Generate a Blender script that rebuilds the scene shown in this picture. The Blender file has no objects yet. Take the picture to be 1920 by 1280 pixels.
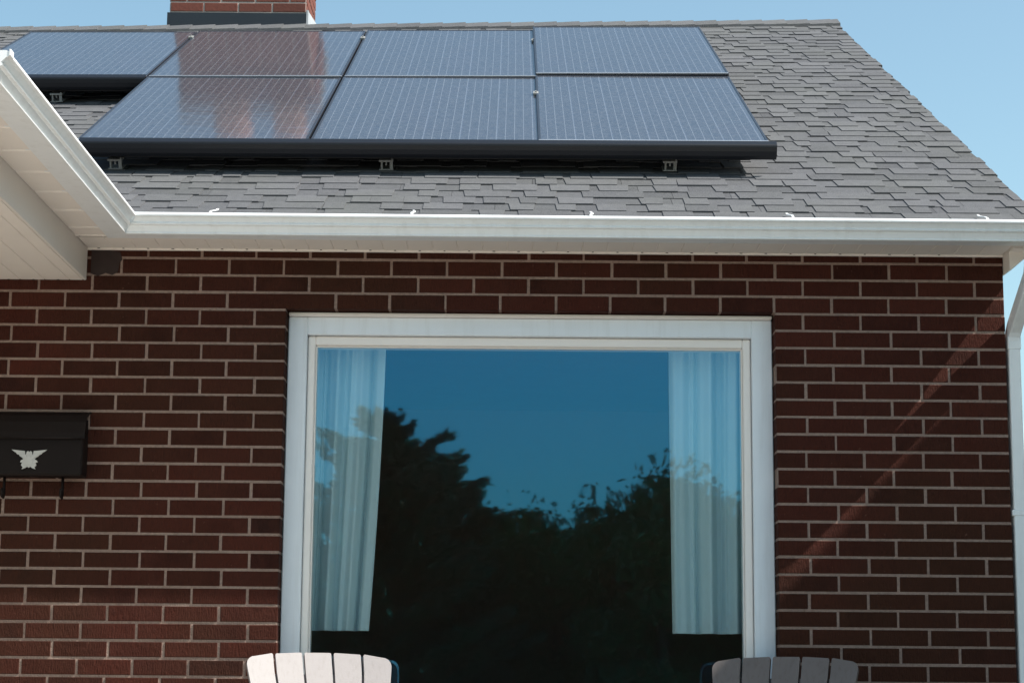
import bpy, bmesh, math, random
from math import radians, sin, cos, tan, pi, atan, sqrt
from mathutils import Vector, Matrix, noise
random.seed(7)
scene = bpy.context.scene
COL = scene.collection

# ------------------------------------------------------------ camera
# eye level is z = 0, the front wall is the plane y = 0, x runs right
CAM_D = 7.75
F_PX, TH, ROLL, YAW = 3800.0, radians(9.95), radians(0.5), radians(0.15)
cam_d = bpy.data.cameras.new('camera')
cam = bpy.data.objects.new('camera', cam_d); COL.objects.link(cam)
fwd = Vector((-sin(YAW)*cos(TH), cos(YAW)*cos(TH), sin(TH)))
rt = fwd.cross(Vector((0, 0, 1))).normalized(); up = rt.cross(fwd)
rt2 = rt*cos(ROLL)+up*sin(ROLL); up2 = up*cos(ROLL)-rt*sin(ROLL)
cam.matrix_world = Matrix(((rt2.x, up2.x, -fwd.x, 0), (rt2.y, up2.y, -fwd.y, -CAM_D), (rt2.z, up2.z, -fwd.z, 0), (0, 0, 0, 1)))
cam_d.sensor_width = 36.0
cam_d.lens = 36.0*F_PX/1920.0
cam_d.clip_start = 0.1; cam_d.clip_end = 3000
scene.camera = cam

# ------------------------------------------------------------ sky + sun
SUN = Vector((0.86, -0.240, 1.0)).normalized()
world = bpy.data.worlds.new('World'); scene.world = world
world.use_nodes = True
wn = world.node_tree
for n in list(wn.nodes): wn.nodes.remove(n)
sky = wn.nodes.new('ShaderNodeTexSky'); sky.sky_type = 'NISHITA'; sky.sun_disc = False
sky.sun_elevation = math.asin(SUN.z); sky.sun_rotation = math.atan2(SUN.x, SUN.y)
sky.altitude = 100; sky.air_density = 1.0; sky.dust_density = 2.0; sky.ozone_density = 0.0
bg = wn.nodes.new('ShaderNodeBackground'); bg.inputs['Strength'].default_value = 0.120
wo = wn.nodes.new('ShaderNodeOutputWorld')
tint = wn.nodes.new('ShaderNodeMix'); tint.data_type = 'RGBA'; tint.blend_type = 'MULTIPLY'; tint.inputs[0].default_value = 1
tint.inputs[7].default_value = (.95, 1.10, 1.0, 1)
wn.links.new(sky.outputs[0], tint.inputs[6]); wn.links.new(tint.outputs[2], bg.inputs['Color']); wn.links.new(bg.outputs[0], wo.inputs['Surface'])
sd = bpy.data.lights.new('sun', 'SUN'); sd.energy = 5.0; sd.angle = radians(0.5); sd.color = (1.0, 0.95, 0.88)
so = bpy.data.objects.new('sun', sd); COL.objects.link(so)
so.rotation_euler = SUN.to_track_quat('Z', 'Y').to_euler()
so.location = SUN*30
scene.view_settings.view_transform = 'Standard'
scene.view_settings.look = 'None'
scene.view_settings.gamma = 1.0
scene.view_settings.use_curve_mapping = False
scene.view_settings.exposure = 0.74
scene.cycles.max_bounces = 8
scene.cycles.transparent_max_bounces = 12

# ------------------------------------------------------------ materials
class NT:
    def __init__(s, name):
        s.m = bpy.data.materials.new(name); s.m.use_nodes = True
        s.t = s.m.node_tree; s.b = s.t.nodes['Principled BSDF']; s.out = s.t.nodes['Material Output']
    def n(s, typ, **kw):
        x = s.t.nodes.new(typ)
        for k, v in kw.items(): setattr(x, k, v)
        return x
    def l(s, a, b): s.t.links.new(a, b)
    def setb(s, **kw):
        for k, v in kw.items(): s.b.inputs[k.replace('_', ' ')].default_value = v
    def coord(s, kind='Object', scale=(1, 1, 1), rot=(0, 0, 0)):
        tc = s.n('ShaderNodeTexCoord'); mp = s.n('ShaderNodeMapping')
        mp.inputs['Scale'].default_value = scale; mp.inputs['Rotation'].default_value = rot
        s.l(tc.outputs[kind], mp.inputs['Vector']); return mp.outputs[0]
    def noise(s, vec, scale, detail=4, rough=0.6):
        x = s.n('ShaderNodeTexNoise'); x.inputs['Scale'].default_value = scale
        x.inputs['Detail'].default_value = detail; x.inputs['Roughness'].default_value = rough
        if vec is not None: s.l(vec, x.inputs['Vector'])
        return x.outputs['Fac']
    def ramp(s, fac, stops):
        r = s.n('ShaderNodeValToRGB'); e = r.color_ramp.elements
        while len(e) < len(stops): e.new(0.5)
        for i, (p, c) in enumerate(stops):
            e[i].position = p; e[i].color = (*c, 1) if len(c) == 3 else c
        s.l(fac, r.inputs['Fac']); return r.outputs['Color']
    def mix(s, fac, a, b, mode='MIX'):
        x = s.n('ShaderNodeMix', data_type='RGBA', blend_type=mode)
        for sock, v in ((x.inputs[0], fac), (x.inputs[6], a), (x.inputs[7], b)):
            if hasattr(v, 'links'): s.l(v, sock)
            elif isinstance(v, (int, float)): sock.default_value = v
            else: sock.default_value = (*v, 1)
        return x.outputs[2]
    def bump(s, h, dist, strength=1.0):
        x = s.n('ShaderNodeBump'); x.inputs['Distance'].default_value = dist
        x.inputs['Strength'].default_value = strength
        s.l(h, x.inputs['Height']); s.l(x.outputs[0], s.b.inputs['Normal']); return x
    def island(s):
        return s.n('ShaderNodeNewGeometry').outputs['Random Per Island']

def painted(name, col, rough=0.45, dirt=0.06, spec=0.4, scale=6, streak=0.0, grain=(9, 9, .7)):
    t = NT(name); v = t.coord()
    n1 = t.noise(v, scale, 5); n2 = t.noise(v, scale*18, 3)
    c = t.mix(n1, tuple(x*(1-dirt) for x in col), tuple(min(1, x*(1+dirt*.6)) for x in col))
    if streak:      # run-down dirt / grain
        n3 = t.noise(t.coord(scale=grain), 3.0, 6, .65)
        c = t.mix(t.ramp(n3, [(.50, (0, 0, 0)), (.72, (streak,)*3)]), c, (col[0]*.50, col[1]*.46, col[2]*.40))
    t.l(c, t.b.inputs['Base Color']); t.setb(Roughness=rough, Specular_IOR_Level=spec)
    t.bump(n2, 0.0006, 0.6)
    return t.m

def brick_mat(name, dark=False):
    t = NT(name); v = t.coord(); r = t.island()
    base = t.ramp(r, [(0.0, (.033, .0105, .0075)), (.25, (.054, .0145, .0095)), (.5, (.072, .0185, .012)),
                      (.75, (.048, .0150, .010)), (.93, (.086, .0225, .0145)), (1.0, (.024, .011, .009))])
    vs = t.coord(scale=(1, 1, .22))
    fine = t.noise(vs, 160, 4, .7); blot = t.noise(v, 9, 5, .65)
    c = t.mix(t.ramp(blot, [(.35, (0, 0, 0)), (.75, (1, 1, 1))]), base, (.072, .022, .015))
    big = t.noise(v, 1.1, 3, .5)
    c = t.mix(t.ramp(big, [(.42, (0, 0, 0)), (.62, (.65, .65, .65))]), c, (.043, .0195, .0105))
    c2 = t.mix(t.ramp(fine, [(.42, (0, 0, 0)), (.80, (.55, .55, .55))]), c, (.028, .012, .010))
    sp = t.noise(v, 55, 2, .5)
    c3 = t.mix(t.ramp(sp, [(.72, (0, 0, 0)), (.78, (.5, .5, .5))]), c2, (.20, .11, .08))
    t.l(c3, t.b.inputs['Base Color']); t.setb(Roughness=.9, Specular_IOR_Level=.12)
    h = t.n('ShaderNodeMath', operation='ADD'); t.l(fine, h.inputs[0]); t.l(blot, h.inputs[1])
    t.bump(h.outputs[0], .010, 1.0)
    return t.m

def chimney_brick_mat():  # coloured brighter than the wall brick to carry the chimney's sunlit look
    t = NT('brightened_chimney_brick'); v = t.coord(); r = t.island(); n = t.noise(v, 70, 4, .7)
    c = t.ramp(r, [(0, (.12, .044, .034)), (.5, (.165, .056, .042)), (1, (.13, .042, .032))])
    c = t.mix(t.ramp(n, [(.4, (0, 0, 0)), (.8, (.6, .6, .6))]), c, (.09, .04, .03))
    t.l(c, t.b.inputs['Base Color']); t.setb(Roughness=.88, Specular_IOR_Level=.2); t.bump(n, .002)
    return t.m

def mortar_mat():
    t = NT('mortar'); v = t.coord()
    a = t.noise(v, 5, 5); b = t.noise(v, 90, 5, .7)
    c = t.mix(a, (.29, .196, .160), (.46, .335, .28))
    c = t.mix(t.ramp(b, [(.4, (0, 0, 0)), (.8, (.6, .6, .6))]), c, (.17, .12, .10))
    t.l(c, t.b.inputs['Base Color']); t.setb(Roughness=.95, Specular_IOR_Level=.2)
    t.bump(b, .013, 1.0)
    return t.m

def shingle_mat(name, lo, hi):
    t = NT(name); v = t.coord(); r = t.island()
    g = t.noise(v, 150, 5, .85); m_ = t.noise(v, 2.2, 4); st = t.noise(t.coord(scale=(1, .25, .25)), 7, 3)
    mid = tuple((a+b)/2 for a, b in zip(lo, hi))
    c = t.ramp(r, [(0, lo), (.3, mid), (.55, hi), (.8, mid), (1, tuple(x*.93 for x in hi))])
    c = t.mix(t.ramp(g, [(.35, (0, 0, 0)), (.62, (.75, .75, .75))]), c, tuple(x*1.7 for x in mid))
    c = t.mix(t.ramp(g, [(.25, (.8, .8, .8)), (.42, (0, 0, 0))]), c, tuple(x*.4 for x in mid))
    c = t.mix(t.ramp(m_, [(.4, (0, 0, 0)), (.7, (.28, .28, .28))]), c, (.108, .114, .096))
    c = t.mix(t.ramp(t.noise(v, 26, 4, .7), [(.4, (0, 0, 0)), (.75, (.35, .35, .35))]), c, tuple(x*.62 for x in mid))
    t.l(c, t.b.inputs['Base Color']); t.setb(Roughness=.93, Specular_IOR_Level=.2)
    t.bump(g, .0022, .7)
    return t.m

M = {}
M['brick'] = brick_mat('red_brick')
M['mortar'] = mortar_mat()
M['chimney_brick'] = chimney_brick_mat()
M['pale_mortar'] = painted('pale_chimney_mortar', (.46, .38, .34), .9, .3, scale=30)
M['shingle'] = shingle_mat('grey_shingle', (.050, .051, .056), (.112, .113, .121))
M['shingle_base'] = shingle_mat('grey_shingle_under_layer', (.044, .045, .050), (.098, .099, .107))
M['white_metal'] = painted('white_gutter_metal', (.82, .84, .85), .38, streak=.16)
M['soffit'] = painted('cream_soffit_metal', (.82, .76, .70), .5)
M['beam'] = painted('warm_grey_cladding', (.74, .68, .63), .5)
M['casing'] = painted('white_casing_paint', (.80, .85, .90), .45, streak=.16)
M['sash'] = painted('cream_sash_paint', (.87, .82, .78), .45)
M['black_metal'] = painted('black_metal', (.012, .012, .013), .4, .1)
M['skirt'] = painted('black_anodised_skirt', (.007, .008, .012), .42, .05, .4)
M['mailbox'] = painted('dark_mailbox_paint', (.010, .0065, .006), .55, .15, .15)
M['emblem'] = painted('pewter_emblem', (.50, .49, .475), .4, .15)
M['dark'] = painted('dark_hole', (.008, .008, .008), .9)
M['dark_patch'] = painted('dark_wall_patch', (.035, .022, .020), .9, .4, scale=30)
M['flash_dark'] = painted('dark_flashing', (.016, .022, .03), .5, .2)
M['flash_sunlit'] = painted('sunlit_flashing', (.42, .43, .45), .5, .2)  # chimney's side flashing, painted lighter for the sun falling on it
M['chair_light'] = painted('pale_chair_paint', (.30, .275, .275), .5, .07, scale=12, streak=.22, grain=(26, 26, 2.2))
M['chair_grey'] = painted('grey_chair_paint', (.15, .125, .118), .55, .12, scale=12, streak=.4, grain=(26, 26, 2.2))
M['room'] = painted('interior_wall_paint', (.50, .35, .30), .8)
M['clay'] = painted('clay_pot', (.62, .30, .21), .8, .25, scale=20)
M['cement'] = painted('cement_crown', (.36, .33, .30), .9, .2, scale=14)
M['galv'] = painted('galvanised_steel', (.27, .27, .26), .45, .25)
t = NT('panel_frame'); t.setb(Base_Color=(.05, .055, .07, 1), Metallic=.6, Roughness=.35)
t.bump(t.noise(t.coord(), 200), .0003); M['pframe'] = t.m

t = NT('painted_edge_gloss'); t.setb(Base_Color=(.36, .39, .44, 1), Metallic=.5, Roughness=.4); M['pgloss'] = t.m  # gloss on the frame's lower edge, painted as a lighter strip
t = NT('solar_cell_glass'); v = t.coord()
sx = t.n('ShaderNodeSeparateXYZ'); t.l(v, sx.inputs[0])
def lines(src, period, width):
    a = t.n('ShaderNodeMath', operation='DIVIDE'); t.l(src, a.inputs[0]); a.inputs[1].default_value = period
    b = t.n('ShaderNodeMath', operation='FRACT'); t.l(a.outputs[0], b.inputs[0])
    c = t.n('ShaderNodeMath', operation='LESS_THAN'); t.l(b.outputs[0], c.inputs[0]); c.inputs[1].default_value = width/period
    return c.outputs[0]
bus = lines(sx.outputs[0], .039, .0026); gap = lines(sx.outputs[0], .156, .006); gy = lines(sx.outputs[1], .156, .004)
nz = t.noise(v, 3, 3)
c = t.mix(nz, (.026, .032, .048), (.036, .042, .060))
c = t.mix(gap, c, (.06, .075, .11)); c = t.mix(bus, c, (.14, .155, .185)); c = t.mix(gy, c, (.045, .055, .09))
dust = t.noise(v, 40, 4)
c = t.mix(t.ramp(dust, [(.40, (.06, .06, .06)), (.8, (.26, .26, .26))]), c, (.27, .27, .28))
t.l(c, t.b.inputs['Base Color']); t.setb(Roughness=.11, IOR=1.5, Specular_IOR_Level=.5)
bx_ = t.n('ShaderNodeBump'); bx_.inputs['Distance'].default_value = .004; bx_.inputs['Strength'].default_value = .35
t.l(t.noise(v, 4.5, 2), bx_.inputs['Height']); t.l(bx_.outputs[0], t.b.inputs['Normal'])
M['cells'] = t.m

# coated window glass: blue mirror coating over clear glass
t = NT('coated_window_glass'); t.t.nodes.remove(t.b)
gl = t.n('ShaderNodeBsdfGlossy'); gl.inputs['Color'].default_value = (.024, .120, .205, 1); gl.inputs['Roughness'].default_value = .017
nb = t.n('ShaderNodeBump'); nb.inputs['Distance'].default_value = .0012; nb.inputs['Strength'].default_value = .35
t.l(t.noise(t.coord(scale=(1, 1, 2.5)), 1.6, 2), nb.inputs['Height']); t.l(nb.outputs[0], gl.inputs['Normal'])
tr = t.n('ShaderNodeBsdfTransparent'); tr.inputs['Color'].default_value = (.66, .72, .72, 1)
ad = t.n('ShaderNodeAddShader'); t.l(gl.outputs[0], ad.inputs[0]); t.l(tr.outputs[0], ad.inputs[1]); t.l(ad.outputs[0], t.out.inputs['Surface'])
M['glass'] = t.m

t = NT('sheer_curtain'); t.t.nodes.remove(t.b)
df = t.n('ShaderNodeBsdfDiffuse'); df.inputs['Color'].default_value = (.74, .88, .92, 1)
tl = t.n('ShaderNodeBsdfTranslucent'); tl.inputs['Color'].default_value = (.5, .5, .48, 1)
mx = t.n('ShaderNodeMixShader'); mx.inputs[0].default_value = .12
t.l(df.outputs[0], mx.inputs[1]); t.l(tl.outputs[0], mx.inputs[2]); t.l(mx.outputs[0], t.out.inputs['Surface'])
bb = t.n('ShaderNodeBump'); bb.inputs['Distance'].default_value = .002; t.l(t.noise(t.coord(scale=(1, 1, .2)), 60), bb.inputs['Height'])
t.l(bb.outputs[0], df.inputs['Normal']); M['curtain'] = t.m

def foliage(name, a, b):
    t = NT(name); r = t.island(); n = t.noise(t.coord(), 1.2, 3)
    c = t.ramp(r, [(0, a), (.5, b), (1, tuple(x*1.5 for x in b))])
    c = t.mix(n, c, a); t.l(c, t.b.inputs['Base Color']); t.setb(Roughness=.7, Specular_IOR_Level=.2)
    return t.m
M['needles'] = foliage('needle_foliage', (.06, .085, .045), (.11, .14, .07))
M['leaves'] = foliage('leaf_foliage', (.08, .12, .045), (.15, .20, .08))
t = NT('bark'); v = t.coord(scale=(1, 1, .2)); n = t.noise(v, 20, 5)
t.l(t.mix(n, (.05, .035, .025), (.14, .11, .085)), t.b.inputs['Base Color']); t.setb(Roughness=.95); t.bump(n, .02); M['bark'] = t.m
t = NT('lawn'); v = t.coord(); n = t.noise(v, 3, 6); n2 = t.noise(v, 60, 4)
t.l(t.mix(n2, t.mix(n, (.035, .06, .018), (.07, .10, .03)), (.05, .07, .02)), t.b.inputs['Base Color']); t.setb(Roughness=.95); t.bump(n2, .03); M['lawn'] = t.m
t = NT('concrete'); v = t.coord(); n = t.noise(v, 4, 6); n2 = t.noise(v, 80, 4)
t.l(t.mix(n2, t.mix(n, (.40, .365, .325), (.47, .43, .385)), (.36, .33, .295)), t.b.inputs['Base Color']); t.setb(Roughness=.9); t.bump(n2, .003); M['concrete'] = t.m
def flat_brick(name, c1, c2, mo, rot):
    t = NT(name); v = t.coord(rot=rot); b = t.n('ShaderNodeTexBrick')
    t.l(v, b.inputs['Vector']); b.inputs['Color1'].default_value = (*c1, 1); b.inputs['Color2'].default_value = (*c2, 1)
    b.inputs['Mortar'].default_value = (*mo, 1); b.inputs['Scale'].default_value = 1
    b.inputs['Brick Width'].default_value = .2127; b.inputs['Row Height'].default_value = .0672; b.inputs['Mortar Size'].default_value = .005
    t.l(b.outputs['Color'], t.b.inputs['Base Color']); t.setb(Roughness=.9); t.bump(b.outputs['Fac'], -.005)
    return t.m
M['side_brick'] = flat_brick('side_brick', (.13, .04, .03), (.10, .034, .026), (.34, .27, .23), (radians(90), 0, radians(90)))
M['neighbour_brick'] = flat_brick('pale_brick', (.62, .58, .52), (.58, .54, .48), (.60, .58, .54), (radians(90), 0, 0))  # neighbour's walls made pale to bounce light onto the house

# ------------------------------------------------------------ mesh helpers
class MB:
    def __init__(s): s.v = []; s.f = []; s.mi = []; s.m = 0; s.sm = []
    def face(s, pts, flip=False, smooth=False):
        i = len(s.v); s.v += [tuple(p) for p in pts]; f = list(range(i, i+len(pts)))
        if flip: f.reverse()
        s.f.append(f); s.mi.append(s.m); s.sm.append(smooth)
    def mesh(s, verts, faces, smooth=False):
        i = len(s.v); s.v += [tuple(p) for p in verts]
        for f in faces: s.f.append([i+k for k in f]); s.mi.append(s.m); s.sm.append(smooth)
    def box(s, x0, x1, y0, y1, z0, z1, T=None):
        P = [(x0, y0, z0), (x1, y0, z0), (x1, y1, z0), (x0, y1, z0), (x0, y0, z1), (x1, y0, z1), (x1, y1, z1), (x0, y1, z1)]
        if T: P = [T(*p) for p in P]
        s.mesh(P, [(0, 3, 2, 1), (4, 5, 6, 7), (0, 1, 5, 4), (1, 2, 6, 5), (2, 3, 7, 6), (3, 0, 4, 7)])
    def bevbox(s, x0, x1, y0, y1, z0, z1, b=.004, T=None):
        # box with all twelve edges chamfered
        xs = (x0, x1); ys = (y0, y1); zs = (z0, z1); V = []; idx = {}
        for i in (0, 1):
            for j in (0, 1):
                for k in (0, 1):
                    dx = b if i == 0 else -b; dy = b if j == 0 else -b; dz = b if k == 0 else -b
                    for ax, p in enumerate(((xs[i], ys[j]+dy, zs[k]+dz), (xs[i]+dx, ys[j], zs[k]+dz), (xs[i]+dx, ys[j]+dy, zs[k]))):
                        idx[(i, j, k, ax)] = len(V); V.append(T(*p) if T else p)
        F = []
        for ax in range(3):
            for e in (0, 1):
                c = []
                for a, b2 in ((0, 0), (1, 0), (1, 1), (0, 1)):
                    key = [0, 0, 0]; o = [q for q in range(3) if q != ax]; key[ax] = e; key[o[0]] = a; key[o[1]] = b2
                    c.append(idx[(*key, ax)])
                flip = (e == 0) ^ (ax == 1)
                F.append(c[::-1] if flip else c)
        for ax in range(3):            # edges along axis ax
            o = [q for q in range(3) if q != ax]
            for a in (0, 1):
                for b2 in (0, 1):
                    k0 = [0, 0, 0]; k1 = [0, 0, 0]; k0[o[0]] = k1[o[0]] = a; k0[o[1]] = k1[o[1]] = b2; k1[ax] = 1
                    F.append([idx[(*k0, o[0])], idx[(*k1, o[0])], idx[(*k1, o[1])], idx[(*k0, o[1])]])
        for i in (0, 1):
            for j in (0, 1):
                for k in (0, 1): F.append([idx[(i, j, k, 0)], idx[(i, j, k, 1)], idx[(i, j, k, 2)]])
        s.mesh(V, F)
    def prism(s, pts, y0, y1, T=None):
        # polygon pts in (a, c) extruded along b from y0 to y1
        n = len(pts); P = [(a, y0, c) for a, c in pts]+[(a, y1, c) for a, c in pts]
        if T: P = [T(*p) for p in P]
        s.mesh(P, [tuple(range(n)), tuple(range(2*n-1, n-1, -1))]+[(i, i+n, (i+1) % n+n, (i+1) % n) for i in range(n)])
    def tube(s, path, r, n=10, caps=True, smooth=True):
        path = [Vector(p) for p in path]; rings = []
        for i, p in enumerate(path):
            d = (path[min(i+1, len(path)-1)]-path[max(i-1, 0)]).normalized()
            a = d.orthogonal().normalized() if i == 0 else (u-(u.dot(d))*d).normalized()
            u = a; w = d.cross(u); rr = r[i] if isinstance(r, (list, tuple)) else r
            rings.append([p+(u*cos(2*pi*k/n)+w*sin(2*pi*k/n))*rr for k in range(n)])
        V = [q for rg in rings for q in rg]
        F = [(i*n+k, i*n+(k+1) % n, (i+1)*n+(k+1) % n, (i+1)*n+k) for i in range(len(path)-1) for k in range(n)]
        if caps: F += [tuple(range(n-1, -1, -1)), tuple(range((len(path)-1)*n, len(path)*n))]
        s.mesh(V, F, smooth)
    def sweep(s, prof, path_fn, us, closed=False, smooth=False):
        # prof: list of (a, b); path_fn(a, b, u) -> point
        n = len(prof); V = [path_fn(a, b, u) for u in us for a, b in prof]
        F = []
        for i in range(len(us)-1):
            for k in range(n if closed else n-1):
                F.append((i*n+k, i*n+(k+1) % n, (i+1)*n+(k+1) % n, (i+1)*n+k))
        s.mesh(V, F, smooth)
    def build(s, name, mats, parent=None, fix=True):
        me = bpy.data.meshes.new(name); me.from_pydata(s.v, [], s.f)
        if not isinstance(mats, (list, tuple)): mats = [mats]
        for m in mats: me.materials.append(m)
        for p, mi, sm in zip(me.polygons, s.mi, s.sm): p.material_index = mi; p.use_smooth = sm
        if fix:
            bm = bmesh.new(); bm.from_mesh(me); bmesh.ops.recalc_face_normals(bm, faces=bm.faces); bm.to_mesh(me); bm.free()
        me.update()
        o = bpy.data.objects.new(name, me); COL.objects.link(o)
        if parent is not None: o.parent = parent
        return o

def tag(o, label=None, cat=None, group=None, kind=None):
    if label: o['label'] = label
    if cat: o['category'] = cat
    if group: o['group'] = group
    if kind: o['kind'] = kind
    return o
def thing(name, label, cat, loc=(0, 0, 0), rot=(0, 0, 0), group=None):
    o = bpy.data.objects.new(name, None); COL.objects.link(o); o.location = loc; o.rotation_euler = rot
    o.empty_display_size = .1
    return tag(o, label, cat, group)
def copy_tree(o, parent=None, loc=None, rot=None):
    c = o.copy(); COL.objects.link(c); c.parent = parent
    if loc is not None: c.location = loc
    if rot is not None: c.rotation_euler = rot
    for ch in list(o.children): copy_tree(ch, c)
    return c

# ------------------------------------------------------------ dimensions
Z_PATIO, Z_LAWN = -0.85, -1.0
SOF = 1.712                    # soffit height
LIP = 1.787                    # gutter lip height
BETA = atan(.5); CB, SB = cos(BETA), sin(BETA)
Y_F = -0.212                    # fascia plane
WX1 = 1.895                    # right wall corner
HX0 = -6.2
RX = 2.018                     # rake edge
S_RIDGE = 5.40
Y_RIDGE = Y_F+S_RIDGE*CB
DEPTH = 2*Y_RIDGE
WL, WR, WT, WB = -0.900, 1.001, 1.480, -0.15    # window opening
def RP(x, s, h=0.0):
    """front roof surface; the old ridge has settled a little towards the left"""
    tw = .016*x*s/5
    return Vector((x, Y_F+s*CB-h*SB, 1.790+s*SB+h*CB+tw))

# ------------------------------------------------------------ ground
m = MB(); 
N = 24
m.face([(-400, -400, Z_LAWN), (400, -400, Z_LAWN), (400, 400, Z_LAWN), (-400, 400, Z_LAWN)])
tag(m.build('lawn', M['lawn']), kind='structure')
m = MB(); m.bevbox(-6.5, 2.6, -3.4, -.0, Z_LAWN-.1, Z_PATIO, .008)
tag(m.build('patio', M['concrete']), kind='structure')
m = MB(); m.bevbox(-11, 11, -19, -3.42, Z_LAWN-.1, Z_LAWN+.03, .006)  # unseen pale concrete, added to bounce sunlight up at the house
tag(m.build('bounce_driveway', M['concrete']), kind='structure')

# ------------------------------------------------------------ the house
house = thing('brick_house', 'red brick house with grey shingle roof, white gutters and a large picture window', 'house')

# --- brick wall
KN = [(-22, -1.549-22*.2114), (0, -1.549), (5, -.492), (9, .367), (11, .793), (12, 1.003), (15, 1.675), (16, WX1)]
def kx(u):
    for (a, xa), (b, xb) in zip(KN, KN[1:]):
        if u <= b: return xa+(xb-xa)*(u-a)/(b-a)
    return WX1+(u-16)*.22
def add_brick(m, a, b, c, d, T, joint=.0105, depth=.10, rnd=random):
    """one brick between joint centres a..b (along), c..d (up)"""
    j = joint/2; e = .0012
    x0, x1, z0, z1 = a+j+rnd.uniform(-e, e), b-j+rnd.uniform(-e, e), c+j+rnd.uniform(-e, e)*.7, d-j+rnd.uniform(-e, e)*.7
    y = rnd.uniform(-.0015, .0004); ch = .0022
    ti = rnd.uniform(-.001, .001)
    V = [(x0, depth, z0), (x1, depth, z0), (x1, depth, z1), (x0, depth, z1),
         (x0, y+ch, z0), (x1, y+ch, z0), (x1, y+ch, z1), (x0, y+ch, z1),
         (x0+ch, y+ti, z0+ch), (x1-ch, y-ti, z0+ch), (x1-ch, y-ti, z1-ch), (x0+ch, y+ti, z1-ch)]
    m.mesh([T(*p) for p in V], [(8, 9, 10, 11), (4, 5, 9, 8), (5, 6, 10, 9), (6, 7, 11, 10), (7, 4, 8, 11),
                                (0, 1, 5, 4), (1, 2, 6, 5), (2, 3, 7, 6), (3, 0, 4, 7)])
I3 = lambda x, y, z: (x, y, z)
wall = MB(); RH = .0672
for k in range(0, 41):
    z1 = 1.679+.0672-.0672*k; z0 = z1-RH
    if z1 < Z_PATIO: break
    ztop = min(z1, SOF+.02)
    off = 0 if k % 2 == 1 else .5
    drift = random.uniform(-.006, .006)
    if z1 < 1.45: drift += .004
    us = [(-22+off+i) for i in range(0, 40)]
    edges = []
    for u in us:
        x = kx(u)+drift+random.uniform(-.002, .002)
        if x < HX0 or x > WX1-.03: continue
        edges.append(x)
    edges = [HX0]+edges+[WX1+.005]
    for a, b in zip(edges, edges[1:]):
        segs = [(a, b)]
        if z0 < WT-.02 and z1 > WB+.02:
            segs = []
            if a < WL: segs.append((a, min(b, WL+.004)))
            if b > WR: segs.append((max(a, WR-.004), b))
        for p, q in segs:
            if q-p < .035: continue
            # let a brick next to a dropped sliver run to the frame
            if 0 < p-WR < .035 and z0 < WT: p = WR-.004
            if 0 < WL-q < .035 and z0 < WT: q = WL+.004
            c1 = ztop
            if z0 < WT < z1-.02: c1 = ztop
            add_brick(wall, p, q, z0, c1, I3)
wall.m = 1
yb0, yb1 = .0030, .098
wall.box(HX0, WL-.003, yb0, yb1, Z_PATIO-.1, SOF+.03)
wall.box(WR+.003, WX1-.0009, yb0, yb1, Z_PATIO-.1, SOF+.03)
wall.box(WL-.003, WR+.003, yb0, yb1, WT+.005, SOF+.03)
wall.box(WL-.003, WR+.003, yb0, yb1, Z_PATIO-.1, WB-.004)
# old fixing holes in the mortar
wall.m = 2
for hx, hz in ((-1.277, 1.410), (-.966, 1.410), (1.030, 1.4215), (1.345, 1.4215), (-1.267, .6045), (-.96, .6045), (1.052, .683), (1.37, .683), (-1.205, .3365)):
    hz = round((hz-1.679)/.0672)*.0672+1.679
    wall.prism([(hx+.0055*cos(a*pi/4)*random.uniform(.8, 1.4), hz+.0055*sin(a*pi/4)) for a in range(8)], .0035, .02)
wall.m = 3  # dark irregular patch over the bricks in the soffit corner
pp = [(-1.668, 1.615), (-1.64, 1.606), (-1.61, 1.618), (-1.585, 1.610), (-1.562, 1.622), (-1.556, 1.66), (-1.548, 1.672), (-1.555, 1.70), (-1.60, 1.707), (-1.668, 1.7075)]
wall.prism(pp, -.004, .012)
wall.build('brick_wall', [M['brick'], M['mortar'], M['dark'], M['dark_patch']], house)

# gable end + remaining shell
m = MB()
zc = 1.78
P = [(.10, Z_LAWN-.1), (DEPTH+2*.0, Z_LAWN-.1), (DEPTH, zc), (Y_RIDGE, zc+.5*(Y_RIDGE)-.02), (.10, zc)]
m.prism([(y, z) for y, z in P], WX1-.25, WX1, T=lambda a, b, c: (b, a, c))
m.build('side_wall', M['side_brick'], house)
m = MB(); m.box(HX0, WX1-.26, DEPTH-.2, DEPTH, Z_LAWN-.1, 1.75); m.build('rear_wall', M['side_brick'], house)
# room behind the window
m = MB(); rx0, rx1, ry0, ry1, rz0, rz1 = -2.6, 1.62, .1, 4.2, -.8, 1.68
m.face([(rx0, ry1, rz0), (rx1, ry1, rz0), (rx1, ry1, rz1), (rx0, ry1, rz1)])
m.face([(rx0, ry0, rz0), (rx0, ry1, rz0), (rx0, ry1, rz1), (rx0, ry0, rz1)])
m.face([(rx1, ry0, rz0), (rx1, ry1, rz0), (rx1, ry1, rz1), (rx1, ry0, rz1)])
m.face([(rx0, ry0, rz0), (rx1, ry0, rz0), (rx1, ry1, rz0), (rx0, ry1, rz0)])
m.face([(rx0, ry0, rz1), (rx1, ry0, rz1), (rx1, ry1, rz1), (rx0, ry1, rz1)])
m.build('interior_room', M['room'], house)

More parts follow.
